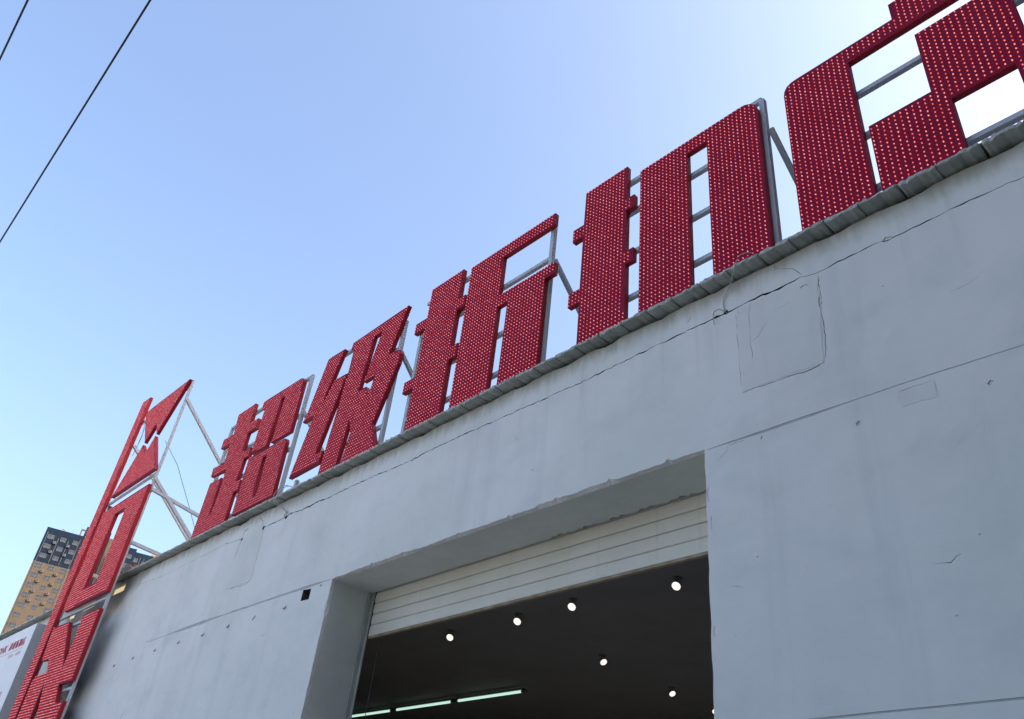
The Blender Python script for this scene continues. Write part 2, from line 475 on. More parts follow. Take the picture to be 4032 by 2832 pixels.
regions.append(('patch', rough_quad([(-2.245, 4.305), (-1.725, 4.295), (-1.695, 4.90), (-2.245, 4.915)]), -0.0025))
regions.append(('patch', rough_quad([(-8.80, 4.335), (-8.25, 4.315), (-8.29, 4.90), (-8.79, 4.90)], .05, .010), -0.0022))
regions.append(('patch', rough_quad([(-1.365, 3.875), (-1.195, 3.865), (-1.192, 3.955), (-1.368, 3.96)], .04, .003), -0.0018))
CR = [
    ([(-0.2, 4.925), (-0.57, 4.92), (-0.9, 4.93), (-1.13, 4.92), (-1.23, 4.92), (-1.35, 4.93), (-1.48, 4.93), (-1.65, 4.92), (-1.70, 4.912), (-1.79, 4.94)], 0.007),
    ([(-1.79, 4.94), (-1.89, 4.932), (-1.99, 4.93), (-2.06, 4.94), (-2.16, 4.94), (-2.24, 4.93), (-2.32, 4.93), (-2.39, 4.93), (-2.53, 4.93), (-2.63, 4.93)], 0.013),
    ([(-2.63, 4.93), (-3.1, 4.925), (-3.58, 4.91), (-4.1, 4.92), (-4.82, 4.93), (-5.39, 4.93), (-5.6, 4.915), (-6.11, 4.93), (-6.70, 4.935), (-7.02, 4.93)], 0.008),
    ([(-7.02, 4.93), (-7.20, 4.94), (-7.34, 4.93), (-7.53, 4.93), (-7.62, 4.94), (-7.72, 4.95), (-7.83, 4.93)], 0.012),
    ([(-7.83, 4.93), (-8.15, 4.93), (-8.29, 4.93), (-8.35, 4.91)], 0.012),
    ([(-1.69, 4.905), (-1.69, 4.73), (-1.70, 4.61), (-1.70, 4.46), (-1.71, 4.33), (-1.72, 4.30)], 0.0035),
    ([(-1.72, 4.30), (-1.81, 4.28), (-1.93, 4.29), (-2.02, 4.29), (-2.14, 4.30), (-2.24, 4.30)], 0.0045),
    ([(-2.25, 4.90), (-2.25, 4.72), (-2.25, 4.51), (-2.25, 4.36)], 0.002),
    ([(-2.14, 4.93), (-2.16, 4.84), (-2.16, 4.68), (-2.16, 4.46)], 0.0025),
    ([(-2.16, 4.63), (-2.11, 4.65), (-2.04, 4.72)], 0.003),
    ([(-1.95, 5.15), (-1.96, 5.10), (-1.84, 5.03), (-1.80, 4.98), (-1.79, 4.95)], 0.004),
    ([(-2.24, 4.925), (-2.23, 4.88), (-2.20, 4.87)], 0.004),
    ([(-1.98, 4.80), (-1.93, 4.79), (-1.88, 4.80)], 0.003),
    ([(-1.37, 3.88), (-1.37, 3.965), (-1.28, 3.965), (-1.19, 3.96)], 0.0025),
    ([(-1.19, 3.955), (-1.19, 3.87)], 0.0018),
    ([(-1.36, 3.07), (-1.29, 3.07), (-1.26, 3.085), (-1.24, 3.09)], 0.003),
    ([(-2.39, 3.17), (-2.31, 3.14)], 0.002), ([(-1.96, 3.19), (-1.94, 3.16)], 0.003), ([(-2.16, 2.83), (-2.14, 2.79)], 0.003), ([(-2.38, 2.93), (-2.37, 2.90)], 0.003),
    ([(-1.03, 4.42), (-0.93, 4.43), (-0.86, 4.46)], 0.002),
    ([(-2.35, 4.01), (-2.37, 3.95), (-2.44, 3.91)], 0.003),
    ([(-8.28, 4.92), (-8.26, 4.74), (-8.25, 4.53), (-8.24, 4.34), (-8.32, 4.30), (-8.54, 4.31), (-8.81, 4.33)], 0.0035),
    ([(-8.69, 5.02), (-8.77, 5.00), (-8.79, 4.91), (-8.82, 4.80), (-8.82, 4.68)], 0.009),
    ([(-8.32, 4.94), (-8.36, 5.02), (-8.46, 5.08), (-8.50, 5.12)], 0.007),
    ([(-8.30, 4.94), (-8.28, 5.04)], 0.006),
    ([(-8.79, 4.91), (-9.24, 4.95), (-9.52, 4.93), (-9.90, 4.93)], 0.0035),
    ([(-9.90, 4.93), (-10.27, 4.92), (-10.77, 4.90), (-11.32, 4.92), (-11.71, 4.94)], 0.002),
    ([(-3.35, 4.99), (-3.33, 5.04)], 0.003), ([(-4.25, 4.70), (-4.20, 4.64)], 0.002), ([(-2.62, 4.99), (-2.58, 5.05)], 0.003),
    ([(-10.74, 4.01), (-10.69, 3.78)], 0.005), ([(-10.71, 3.29), (-10.71, 3.10)], 0.005),
]
for pts, wd in CR: regions.append(('crack', poly_from_line(pts, wd, 0.035, 0.005), 0.03))
for pts, wd, dp in [([(-6.56, 4.013), (-7.3, 4.020), (-8.93, 4.03), (-10.71, 4.02)], 0.026, 0.003), ([(-2.50, 4.008), (-2.11, 4.000), (-1.34, 4.0), (-0.79, 3.985), (0.5, 3.985), (1.1, 3.99)], 0.012, 0.004),
                    ([(-2.48, 2.485), (-1.98, 2.49), (-1.14, 2.50), (0.5, 2.50)], 0.022, 0.004)]:
    regions.append(('groove', poly_from_line(pts, wd, 0.25, 0.001), dp))
for cx, cz, rx, rz, dp in [(-6.55, 3.77, .012, .05, .012), (-2.505, 3.72, .010, .05, .008), (-2.49, 3.55, .008, .05, .008), (-2.5, 2.95, .008, .03, .008),
                           (-0.96, 3.85, .016, .016, .02), (-1.59, 3.86, .016, .016, .02), (-2.14, 3.965, .008, .012, .015), (-7.92, 3.87, .045, .03, .026), (-7.6, 3.66, .05, .008, .006),
                           (-6.72, 3.985, .02, .014, .02), (-1.70, 4.70, .010, .05, .012), (-1.27, 4.925, .03, .018, .015), (-1.78, 4.86, .03, .014, .006), 
                           (-2.3, 3.985, .05, .008, .008), (-2.22, 3.29, .006, .006, .01), (-1.15, 3.16, .006, .006, .01), (-1.31, 2.84, .006, .006, .01), (-2.32, 4.935, .02, .018, .03),
                           (-7.81, 4.93, .03, .022, .035), (-7.20, 4.94, .022, .012, .03), (-8.30, 4.925, .03, .025, .035), (-8.79, 4.905, .02, .03, .03), (-5.60, 4.915, .02, .01, .02)]:
    regions.append(('crack' if dp >= 0.03 else 'spall', blob(cx, cz, rx, rz, 15), dp if dp >= .03 else dp * .45))
for i in range(9):
    regions.append(('spall', blob(rnd.uniform(-12, -0.4), rnd.choice([rnd.uniform(4.1, 5.1), rnd.uniform(2.6, 3.95)]), rnd.uniform(.003, .010), rnd.uniform(.002, .008), 6), 0.008))
regions = [(k, p, d, (min(v.x for v in p), max(v.x for v in p), min(v.y for v in p), max(v.y for v in p))) for k, p, d in regions]


def inside(poly, x, y):
    c = False; n = len(poly); j = n - 1
    for i in range(n):
        a = poly[i]; b = poly[j]
        if (a.y > y) != (b.y > y) and x < (b.x - a.x) * (y - a.y) / (b.y - a.y) + a.x: c = not c
        j = i
    return c


PRI = {'patch': 9, 'open': 0, 'win': 1, 'hole': 2, 'crack': 3, 'spall': 4, 'groove': 5}
regions.sort(key=lambda r: PRI[r[0]])


def build_wall():
    vs = []; es = []
    for P in [outer] + [r[1] for r in regions]:
        b = len(vs); n = len(P); vs += [Vector((p.x, p.y)) for p in P]
        es += [(b + i, b + (i + 1) % n) for i in range(n)]
    V, E_, F, _, _, _ = delaunay_2d_cdt(vs, es, [], 0, 1e-5)
    mb = MB()
    MATI = {'patch': 7, 'wall': 0, 'crack': 1, 'groove': 2, 'spall': 3, 'hole': 6, 'win': 4, 'open': 0}
    info = []
    for f in F:
        cx = sum(V[i].x for i in f) / 3; cy = sum(V[i].y for i in f) / 3
        k, d = 'wall', 0.0
        hit = False
        for kk, P, dd, bb in regions:
            if bb[0] <= cx <= bb[1] and bb[2] <= cy <= bb[3] and inside(P, cx, cy):
                k, d = kk, dd; hit = True; break
        if not hit and not inside(outer, cx, cy): k, d = 'out', 0.44
        info.append((k, d))
    edges = {}
    for fi, f in enumerate(F):
        k, d = info[fi]
        for i in range(3):
            a, b = f[i], f[(i + 1) % 3]
            edges.setdefault((min(a, b), max(a, b)), []).append((fi, a, b))
        if k in ('open', 'out'): continue
        pts = [(V[i].x, d, V[i].y) for i in f]
        ar = (V[f[1]] - V[f[0]]).cross(V[f[2]] - V[f[0]])
        if ar < 0: pts.reverse()
        mb.face(pts, MATI[k])
    for (a, b), L in edges.items():
        ds = [info[x[0]] for x in L]
        if len(ds) == 1: ds.append(('out', 0.44))
        (k0, d0), (k1, d1) = ds
        if abs(d0 - d1) < 1e-6 or (k0 in ('open', 'out') and k1 in ('open', 'out')): continue
        lo, hi = min(d0, d1), max(d0, d1)
        deep = ds[0] if d0 > d1 else ds[1]
        mi = 5 if deep[0] == 'open' else 6 if deep[0] == 'hole' else 7 if 'patch' in (k0, k1) else 0 if deep[0] in ('out', 'win', 'groove', 'spall') else 1
        pa, pb = V[a], V[b]
        # orient so that the normal looks into the recess
        deepf = None
        for x in L:
            if info[x[0]] == deep: deepf = x
        if deepf is not None:
            f = F[deepf[0]]
            cx = Vector((sum(V[i].x for i in f) / 3, sum(V[i].y for i in f) / 3))
            if (pb - pa).cross(cx - pa) > 0: pa, pb = pb, pa
        if deep[0] == 'open' and lo < 0.05:
            ins = lambda p: (p.x if p.y > 3.99 else (-6.54 if p.x < -4.5 else -2.52), 0.032, 4.010 if p.y > 3.99 else p.y)
            ia, ib = ins(pa), ins(pb)
            mb.face([(pa.x, lo, pa.y), (pb.x, lo, pb.y), ib, ia], 3)
            rag = lambda q: 0 if q[2] < 3.99 else (abs(math.sin(q[0] * 37.1)) * abs(math.sin(q[0] * 11.3 + 1)) * (.034 if q[0] > -4.2 else .008))
            ya, yb = hi - rag(ia), hi - rag(ib)
            mb.face([ia, ib, (ib[0], yb, ib[2]), (ia[0], ya, ia[2])], mi)
            continue
        mb.face([(pa.x, lo, pa.y), (pb.x, lo, pb.y), (pb.x, hi, pb.y), (pa.x, hi, pa.y)], mi)
    return mb


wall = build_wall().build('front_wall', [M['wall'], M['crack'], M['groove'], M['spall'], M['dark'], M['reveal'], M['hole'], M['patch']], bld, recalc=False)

# glowing yellow panels added for bright patches below the eave behind the tall sign
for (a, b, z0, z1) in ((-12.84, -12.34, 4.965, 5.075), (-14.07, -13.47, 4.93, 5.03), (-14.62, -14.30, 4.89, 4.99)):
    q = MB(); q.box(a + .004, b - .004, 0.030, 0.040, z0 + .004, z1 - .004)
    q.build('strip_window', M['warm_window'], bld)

# inner leaf, room
q = MB()
q.box(XL, -6.62, 0.15, 0.43, 0.03, 5.12); q.box(-2.44, XR, 0.15, 0.43, 0.03, 5.12); q.box(-6.62, -2.44, 0.15, 0.43, 4.10, 5.12)
q.build('inner_wall_leaf', M['interior'], bld)
q = MB()
q.box(XL, XR, 0.70, 14.0, 4.285, 4.38)
q.build('ceiling', M['interior'], bld)
q = MB(); q.box(XL, XR, 14.0, 14.3, 0.0, 5.1); q.build('back_wall', M['interior'], bld)
q = MB(); q.box(XL - .3, XL, 0, 14.3, 0.0, 5.1); q.build('side_wall', M['wall'], bld)
q = MB(); q.box(XR, XR + .3, 0, 14.3, 0.0, 5.1); q.build('side_wall', M['wall'], bld)
q = MB(); q.box(XL, XR, 0.0, 14.0, 0.004, 0.02); q.build('shop_floor', M['floor_int'], bld)
q = MB(); q.box(XL - .3, XR + .3, 0.9, 14.5, ZU - 0.04, ZU + 0.046); q.build('roof_deck', M['roof'], bld)
q = MB(); q.box(XL - .3, XR + .3, -0.055, 0.95, ZU + 0.053, ZU + 0.060); q.build('roof_felt', M['roof'], bld)
q = MB(); q.box(XL, XR, 0.018, 0.14, 5.08, ZU + .004); q.build('mortar_bed', M['crack'], bld)  # dark strip standing in for shade in the dirty gap under the slabs

# unseen block added outside the picture on the right to shade wall and signs
nb = thing('neighbour_block', (6.0, 4.0, 0), 'tall rendered neighbouring block standing to the right', 'building')
q = MB(); q.box(1.4, 12.0, -13.0, -0.30, 0.0, 11.0); q.build('wall', M['neighbour'], nb)
q = MB(); q.box(1.6, 12.0, -0.29, 24.0, 0.0, 23.0); q.build('wall', M['neighbour'], nb)
q = MB(); q.box(1.32, 12.08, -13.08, -0.30, 11.004, 11.2); q.build('coping', M['slab'], nb)
q = MB(); q.box(1.52, 12.08, -0.29, 24.08, 23.004, 23.3); q.build('coping', M['slab'], nb)

# roof slabs: one object for each precast piece
def slab_mesh(seed, wdt):
    r = random.Random(seed)
    y0, y1 = -0.102, 0.90
    mb = MB()
    us = [0, .03, .06, .10, .15, .20, .25, .30, .35, .40, .44, .468, .476, .49, .498, .53, .58, .63, .68, .73, .78, .83, .88, .92, .955, .98, 1.0]
    ys = [y0, y0 + .010, y0 + .05, -0.012, 0.05, 0.2, y1]
    ph1, ph2 = r.uniform(0, 6), r.uniform(0, 6)
    step = r.uniform(.004, .009)
    bot = []; topv = []
    for i, u in enumerate(us):
        xx = u * wdt
        fr = r.uniform(-.0015, .0025) + (r.uniform(.006, .014) if r.random() < .08 else 0)
        tp = r.uniform(-.005, .005) - (r.uniform(.006, .014) if r.random() < .14 else 0)
        base = (0.0 if u < .47 else step)
        if .473 < u < .493: base = .014
        if i in (6, 20): base += .007
        if i in (3, 9, 17, 22): base -= .004
        if u < .02 or u > .99: base += .006
        row = []
        for k, y in enumerate(ys):
            z = base + r.uniform(-.0014, .0014)
            yy = y + (fr if k == 0 else 0)
            if k == 0: z += .003 + r.uniform(-.001, .002)
            row.append((xx, yy, z))
        bot.append(row)
        topv.append([(xx, y0 + fr + r.uniform(-.003, .005), 0.028 + tp), (xx, y0 + .03, 0.043 + tp * .3), (xx, y1, 0.046)])
    for i in range(len(us) - 1):
        for k in range(len(ys) - 1):
            mb.face([bot[i][k], bot[i][k + 1], bot[i + 1][k + 1], bot[i + 1][k]])
        mb.face([bot[i][0], bot[i + 1][0], topv[i + 1][0], topv[i][0]], 1)
        for k in range(2):
            mb.face([topv[i][k], topv[i + 1][k], topv[i + 1][k + 1], topv[i][k + 1]])
    mb.face(bot[0] + topv[0][::-1]); mb.face((bot[-1] + topv[-1][::-1])[::-1])
    me = mb.mesh('eave_slab', [M['slab'] if seed % 3 else M['slab2'], M['slab_edge']], recalc=False)
    bm = bmesh.new(); bm.from_mesh(me)
    bmesh.ops.remove_doubles(bm, verts=bm.verts, dist=1e-6); bmesh.ops.recalc_face_normals(bm, faces=bm.faces)
    bm.to_mesh(me); bm.free()
    return me


SW = 0.44
slabs = [slab_mesh(s, SW - (0.010 if s % 2 else 0.014)) for s in range(9)]
x = XL; i = 0
while x < XR:
    o = put('eave_slab', slabs[rnd.randrange(9)], bld, (x, rnd.uniform(-.003, .003), ZU + rnd.uniform(-.001, .002)))
    x += SW; i += 1

# shutter door
sh = MB(); sh.box(-6.62, -2.44, 0.47, 0.475, 3.62, 4.20)
shutter = sh.build('shutter', M['dark'], bld)
sl = MB()
prof = [(0.000, -.0475), (-.004, -.040), (-.006, -.015), (-.006, .020), (-.003, .042), (0.000, .0475), (0.012, .0475), (0.012, -.0475)]
nP = len(prof)
xa, xb = -6.48, -2.46
b0 = len(sl.v)
sl.v += [(xa, a, b) for a, b in prof] + [(xb, a, b) for a, b in prof]
for k in range(nP):
    sl.f.append((k, (k + 1) % nP, nP + (k + 1) % nP, nP + k)); sl.m.append(0)
sl.f.append(tuple(range(nP))); sl.m.append(0); sl.f.append(tuple(reversed(range(nP, 2 * nP)))); sl.m.append(0)
slme = sl.mesh('slat', M['shutter'])
for k in range(6):
    put('slat', slme, shutter, (0, 0.455 + rnd.uniform(-.001, .001), 3.66 + 0.1 * k))
q = MB(); q.box(xa, xb, 0.448, 0.478, 3.593, 3.6105); q.build('bottom_bar', M['shutter_bar'], shutter)
q = MB(); q.box(xa, xb, 0.4475, 0.4535, 3.6125, 3.632); q.build('bottom_lip', M['shutter'], shutter)
q = MB(); q.box(-6.534, -6.520, 0.40, 0.46, 0.03, 4.006); q.box(-6.534, -6.49, 0.440, 0.447, 0.03, 4.006); q.build('guide_rail', M['rail'], bld)
q = MB(); q.box(-2.53, -2.48, 0.442, 0.447, 0.03, 4.006); q.build('guide_rail', M['rail'], bld)
q = MB(); q.tube([(-6.40, 0.52, 3.58), (-6.40, 0.52, 0.1)], 0.003, 6); q.build('pull_chain', M['dark_wire'], bld)

# anchor stubs along the wall
sb = MB(); sb.bar((-.022, -.007, 0), (.022, -.007, 0.003), .009, .010); sb.bar((.018, -.008, 0), (.024, -.009, .022), .006)
stub = sb.mesh('anchor_stub', M['anchor'])
for xx, zz in ((-7.31, 3.87), (-8.47, 3.87), (-9.06, 3.865), (-9.68, 3.87), (-10.34, 3.87), (-10.99, 3.86), (-11.59, 3.84)):
    put('anchor_stub', stub, bld, (xx, 0, zz))

# ------------------------------------------------------------------ rooftop sign characters
PITCH = 0.0358


def led_points(poly, hole, margin=0.012, pitch=PITCH):
    x0 = min(p[0] for p in poly); x1 = max(p[0] for p in poly); z0 = min(p[1] for p in poly); z1 = max(p[1] for p in poly)
    P = [Vector(p) for p in poly]; H = [Vector(p) for p in hole] if hole else None
    out = []
    segs = [(P[i], P[(i + 1) % len(P)]) for i in range(len(P))]
    if H: segs += [(H[i], H[(i + 1) % len(H)]) for i in range(len(H))]
    i = 0
    x = x0 + margin + .002
    while x < x1:
        z = z1 - margin - .002
        while z > z0:
            if inside(P, x, z) and not (H and inside(H, x, z)):
                q = Vector((x, z)); ok = True
                for a, b in segs:
                    d = b - a; t = max(0, min(1, (q - a).dot(d) / d.length_squared))
                    if (a + d * t - q).length < margin: ok = False; break
                if ok: out.append((x, z))
            z -= pitch
        x += pitch
    return out


def add_leds(mb, pts, y, r=0.0040, ln=0.009):
    seg = 6
    for (x, z) in pts:
        x += rnd.uniform(-.0008, .0008); z += rnd.uniform(-.0008, .0008)
        tx, tz = rnd.uniform(-.002, .002), rnd.uniform(-.002, .002)
        b = len(mb.v)
        for (rr, yy, s) in ((r, y + .001, 0), (r, y - ln * .55, .5), (r * .62, y - ln * .9, .9)):
            for k in range(seg):
                a = 6.2832 * k / seg
                mb.v.append((x + rr * math.cos(a) + tx * s, yy, z + rr * math.sin(a) + tz * s))
        mb.v.append((x + tx, y - ln, z + tz))
        for rg in range(2):
            for k in range(seg):
                mb.f.append((b + rg * seg + k, b + rg * seg + (k + 1) % seg, b + (rg + 1) * seg + (k + 1) % seg, b + (rg + 1) * seg + k)); mb.m.append(0)
        for k in range(seg):
            mb.f.append((b + 2 * seg + k, b + 2 * seg + (k + 1) % seg, b + 3 * seg)); mb.m.append(0)


BOT = 5.225
GL = {}
GL['chao'] = [([(-10.16, 7.05), (-9.665, 7.05), (-9.63, 6.73), (-9.415, 6.73), (-9.39, 6.57), (-9.605, 6.57), (-9.60, 6.30), (-9.355, 6.28), (-9.355, 6.15), (-9.475, 6.15), (-9.49, 5.84),
                (-9.37, 5.83), (-9.355, 5.68), (-9.48, 5.68), (-9.48, BOT), (-10.41, BOT), (-10.37, 6.06), (-10.03, 6.05), (-10.035, 5.54), (-9.975, 5.54), (-9.96, 6.14), (-10.42, 6.17),
                (-10.44, 6.31), (-10.10, 6.29), (-10.135, 6.56), (-10.40, 6.59), (-10.40, 6.74), (-10.105, 6.72)], None),
              ([(-9.40, 6.97), (-8.44, 6.95), (-8.37, 6.92), (-8.34, 6.87), (-8.32, 6.15), (-8.785, 6.15), (-8.77, 6.81), (-8.845, 6.81), (-8.90, 6.15), (-9.30, 6.16), (-9.30, 6.80), (-9.40, 6.86)], None),
              ([(-9.32, 6.11), (-8.43, 6.09), (-8.375, 6.07), (-8.35, 6.02), (-8.31, 5.32), (-9.31, 5.33)], [(-8.885, 5.985), (-8.785, 5.975), (-8.775, 5.455), (-8.86, 5.46)])]
GL['ji'] = [([(-7.82, 6.97), (-7.46, 6.96), (-7.665, 6.32), (-7.63, 6.33), (-7.52, 6.55), (-7.25, 6.53), (-7.52, 5.595), (-7.37, 5.585), (-7.39, 5.45), (-8.01, 5.44), (-7.81, 6.16), (-8.05, 6.17), (-8.01, 6.23)], None),
            ([(-7.29, 6.965), (-6.23, 6.985), (-6.42, 6.42), (-6.25, 6.405), (-6.205, 6.385), (-6.19, 6.34), (-6.20, 6.22), (-6.45, 5.59), (-6.31, 5.30), (-6.28, BOT), (-6.92, BOT), (-6.86, 5.63), (-6.94, 5.80),
              (-7.01, BOT), (-7.35, BOT), (-7.235, 6.52), (-7.235, 6.84), (-7.30, 6.87)], [(-6.82, 6.84), (-6.68, 6.84), (-6.83, 6.24), (-6.62, 6.24), (-6.65, 6.08), (-6.68, 6.04), (-6.75, 6.15), (-6.90, 6.16)])]
GL['zhe'] = [([(-5.82, 6.98), (-5.31, 6.98), (-5.31, 6.60), (-5.21, 6.60), (-5.21, 6.46), (-5.31, 6.46), (-5.31, 6.02), (-5.205, 6.02), (-5.205, 5.87), (-5.31, 5.87), (-5.31, BOT), (-5.83, BOT), (-5.83, 5.76), (-6.0, 5.76),
               (-6.0, 5.89), (-5.82, 5.89), (-5.82, 6.48), (-6.0, 6.48), (-6.0, 6.61), (-5.82, 6.61)], None),
             ([(-5.18, 6.92), (-4.02, 6.92), (-4.02, 6.78), (-4.69, 6.78), (-4.685, 6.31), (-3.97, 6.31), (-3.97, 6.18), (-4.08, 6.18), (-4.08, BOT), (-4.55, BOT), (-4.55, 6.175), (-4.68, 6.175), (-4.68, BOT), (-5.18, BOT)], None)]
GL['kou'] = [([(-3.645, 6.91), (-3.18, 6.91), (-3.18, 6.53), (-3.10, 6.53), (-3.10, 6.40), (-3.18, 6.40), (-3.18, 5.96), (-3.10, 5.96), (-3.10, 5.83), (-3.175, 5.83), (-3.17, BOT), (-3.645, BOT), (-3.645, 5.70), (-3.77, 5.70),
               (-3.77, 5.84), (-3.65, 5.84), (-3.65, 6.40), (-3.77, 6.40), (-3.77, 6.54), (-3.65, 6.54)], None),
             ([(-3.04, 6.75), (-2.10, 6.75), (-2.055, 6.742), (-2.01, 6.715), (-1.98, 6.68), (-1.965, 6.64), (-1.96, 6.58), (-1.96, BOT), (-2.40, BOT), (-2.40, 6.61), (-2.58, 6.61), (-2.58, BOT), (-3.04, BOT)], None)]
GL['dian'] = [([(-1.75, BOT), (-1.75, 6.57), (-1.742, 6.615), (-1.72, 6.65), (-1.685, 6.667), (-1.64, 6.67), (-0.96, 6.66), (-0.96, 6.82), (-0.50, 6.82), (-0.50, 6.66), (0.06, 6.66), (0.06, 6.51), (-1.28, 6.51), (-1.28, BOT)], None),
              ([(-1.24, BOT), (-1.24, 5.84), (-0.86, 5.84), (-0.86, 6.39), (-0.335, 6.39), (-0.335, 5.84), (0.02, 5.84), (0.02, BOT), (-0.43, BOT), (-0.43, 5.70), (-0.77, 5.70), (-0.77, BOT)], None)]
TH = 0.044
META = {
    'chao': ('red LED sign character 超 at the far end of the rooftop row, nearest the tall sign', [(-10.40, 6.96), (-8.285, 6.97)], [6.95, 6.40, 5.95, 5.40], [-10.40, -8.285]),
    'ji': ('red LED sign character 级 with slanted strokes, second from the tall sign', [(-7.93, 5.42), (-6.33, 6.86)], [6.95, 6.50, 5.56], [-6.33]),
    'zhe': ('red LED sign character 折 with a long top arm, middle of the rooftop row', [(-5.95, 6.5), (-4.09, 6.83)], [6.89, 6.46, 5.90, 5.47], [-4.09]),
    'kou': ('red LED sign character 扣 with rounded corner, above the right part of the shutter door', [(-3.60, 6.5), (-1.95, 6.76)], [6.77, 6.42, 5.98, 5.54], [-1.95]),
    'dian': ('largest red LED sign character 店, cut off by the right edge of the picture', [(-1.70, 6.6), (0.02, 6.6)], [6.24, 5.85, 5.39], [-0.2]),
}
for key, polys in GL.items():
    lab, posts, rails, braces = META[key]
    xs = [p[0] for P, H in polys for p in P]
    t = thing('sign_character', ((min(xs) + max(xs)) / 2, 0.02, BOT), lab, 'sign', 'rooftop sign characters')
    for P, H in polys:
        q = MB(); q.prism(P, 0.0, TH, H, 0, 1, 2)
        q.build('stroke_panel', [M['red'], M['red_side'], M['back']], t)
    q = MB()
    for P, H in polys: add_leds(q, led_points(P, H), 0.0)
    tag(q.build('led_bulbs', M['led'], t, smooth=True), kind='stuff')
    for (px, pz) in posts:
        q = MB(); q.bar((px, TH + .024, 5.195), (px, TH + .024, pz), .040, .040, up=(0, 1, 0)); q.build('support_post', M['steel'], t)
    xl = min(p[0] for p in posts); xr = max(p[0] for p in posts)
    for z in rails:
        a = xl
        q = MB(); q.bar((a, TH + .024, z), (xr, TH + .024, z), .036, .036); q.build('support_rail', M['steel'], t)
    for bx in braces:
        q = MB(); q.bar((bx + .042, TH + .02, 6.42), (bx + .042, 1.25, 5.20), .036, .036); q.build('brace', M['steel'], t)

# ------------------------------------------------------------------ tall sign in front of the eave
YS = -0.3
SK = 1.1


def sk(p): return (p[0] * SK, 1.6 + (p[1] - 1.6) * SK)


t = thing('tall_sign', (-13.2, YS, 0), 'tall red LED sign of stacked angular letters on grey posts, left of the rooftop row', 'sign')
BAR = [(-12.86, 7.98), (-12.53, 7.96), (-12.66, 6.10), (-12.77, 4.80), (-12.77, 2.2), (-13.14, 2.2), (-13.10, 4.80), (-12.98, 6.10)]
SG = [(BAR, None),
      ([(-12.36, 7.63), (-10.83, 7.61), (-11.43, 6.905), (-11.63, 7.15), (-11.86, 6.905), (-12.37, 7.55)], None),
      ([(-11.89, 6.885), (-11.61, 6.66), (-11.45, 6.885), (-10.88, 6.19), (-12.46, 6.19)], None),
      ([(-12.53, 5.97), (-10.875, 5.965), (-10.93, 4.52), (-12.48, 4.51), (-12.56, 4.56)], [(-11.90, 5.79), (-11.52, 5.78), (-11.54, 4.75), (-12.00, 4.745)]),
      ([(-12.70, 4.33), (-12.05, 4.31), (-11.52, 3.66), (-11.54, 4.31), (-10.94, 4.31), (-10.98, 3.46), (-11.42, 3.46), (-11.27, 3.24), (-11.0, 3.24), (-11.02, 2.5), (-11.45, 2.5), (-12.07, 3.53), (-12.06, 2.5), (-12.66, 2.5),
        (-12.68, 3.64), (-12.60, 3.685), (-12.14, 3.685), (-12.31, 3.86), (-12.64, 3.88), (-12.64, 3.96)], None)]
SG = [([sk(p) for p in P], [sk(p) for p in H] if H else None) for P, H in SG]
q = MB()
for P, H in SG:
    pm = MB(); pm.prism(P, YS, YS + .05, H, 0, 1, 2); pm.build('letter_panel', [M['red'], M['red_side'], M['back']], t)
    add_leds(q, led_points(P, H, 0.013, PITCH * SK), YS, 0.0045, 0.011)
tag(q.build('led_bulbs', M['led'], t, smooth=True), kind='stuff')
yp = YS + .05 + .021
def pole_x(z): return (-11.18 - 0.039 * (7.81 - (1.6 + (z - 1.6) / 1.07))) * 1.07
ZT = 8.235
q = MB(); q.bar((pole_x(ZT), yp, ZT), (pole_x(0), yp, 0.0), .038, .038, up=(0, 1, 0)); q.build('support_post', M['paint_steel'], t)
q = MB(); q.bar((-13.99, yp, 8.3), (-14.33, yp, 0.0), .038, .038, up=(0, 1, 0)); q.build('support_post', M['paint_steel'], t)
for z in (7.55, 6.165, 5.90, 4.47, 4.28, 3.40, 2.6):
    z2 = 1.6 + (z - 1.6) * SK
    q = MB(); q.bar(((-12.82 - .03 * (7 - z)) * SK, yp, z2), (pole_x(z2), yp, z2), .034, .034); q.build('support_rail', M['paint_steel'], t)
for a, b in (((-11.97, yp, 7.90), (-11.97, 2.63, 5.24)), ((-12.02, yp, 6.53), (-11.97, 1.28, 5.24)), ((-12.02, yp, 6.36), (-11.97, 1.4, 6.07)), ((-12.06, yp, 5.545), (-11.97, 0.9, 5.42)), ((-11.97, 1.4, 6.07), (-11.97, 1.4, 5.21)), ((-11.97, 0.9, 5.42), (-11.97, .9, 5.21)),
             ((-13.9, yp, 7.70), (-13.85, 2.6, 5.24)), ((-14.1, yp, 5.545), (-13.95, 0.9, 5.42)), ((-13.95, 0.9, 5.42), (-13.95, .9, 5.21))):
    q = MB(); q.bar(a, b, .046, .046); q.build('brace', M['paint_steel'], t)
q = MB(); q.tube([(-12.2, -.24, 7.22), (-12.2, 0.06, 6.93), (-12.2, 0.45, 6.37), (-12.2, 1.2, 5.24)], .004, 6); q.build('guy_wire', M['dark_wire'], t)
q = MB(); q.tube([(-13.75, -.24, 8.22), (-13.66, -.24, 7.92), (-13.58, -.24, 7.76), (-13.69, -.24, 7.43)], .004, 6); q.tube([(-13.73, -.24, 8.2), (-13.60, -.24, 7.98), (-13.64, -.24, 7.65)], .003, 6)
q.build('loose_wire', M['dark_wire'], t)
q = MB(); q.box(-13.86, -13.79, -.25, -.18, 6.47, 6.55); q.build('junction_box', M['black'], t)

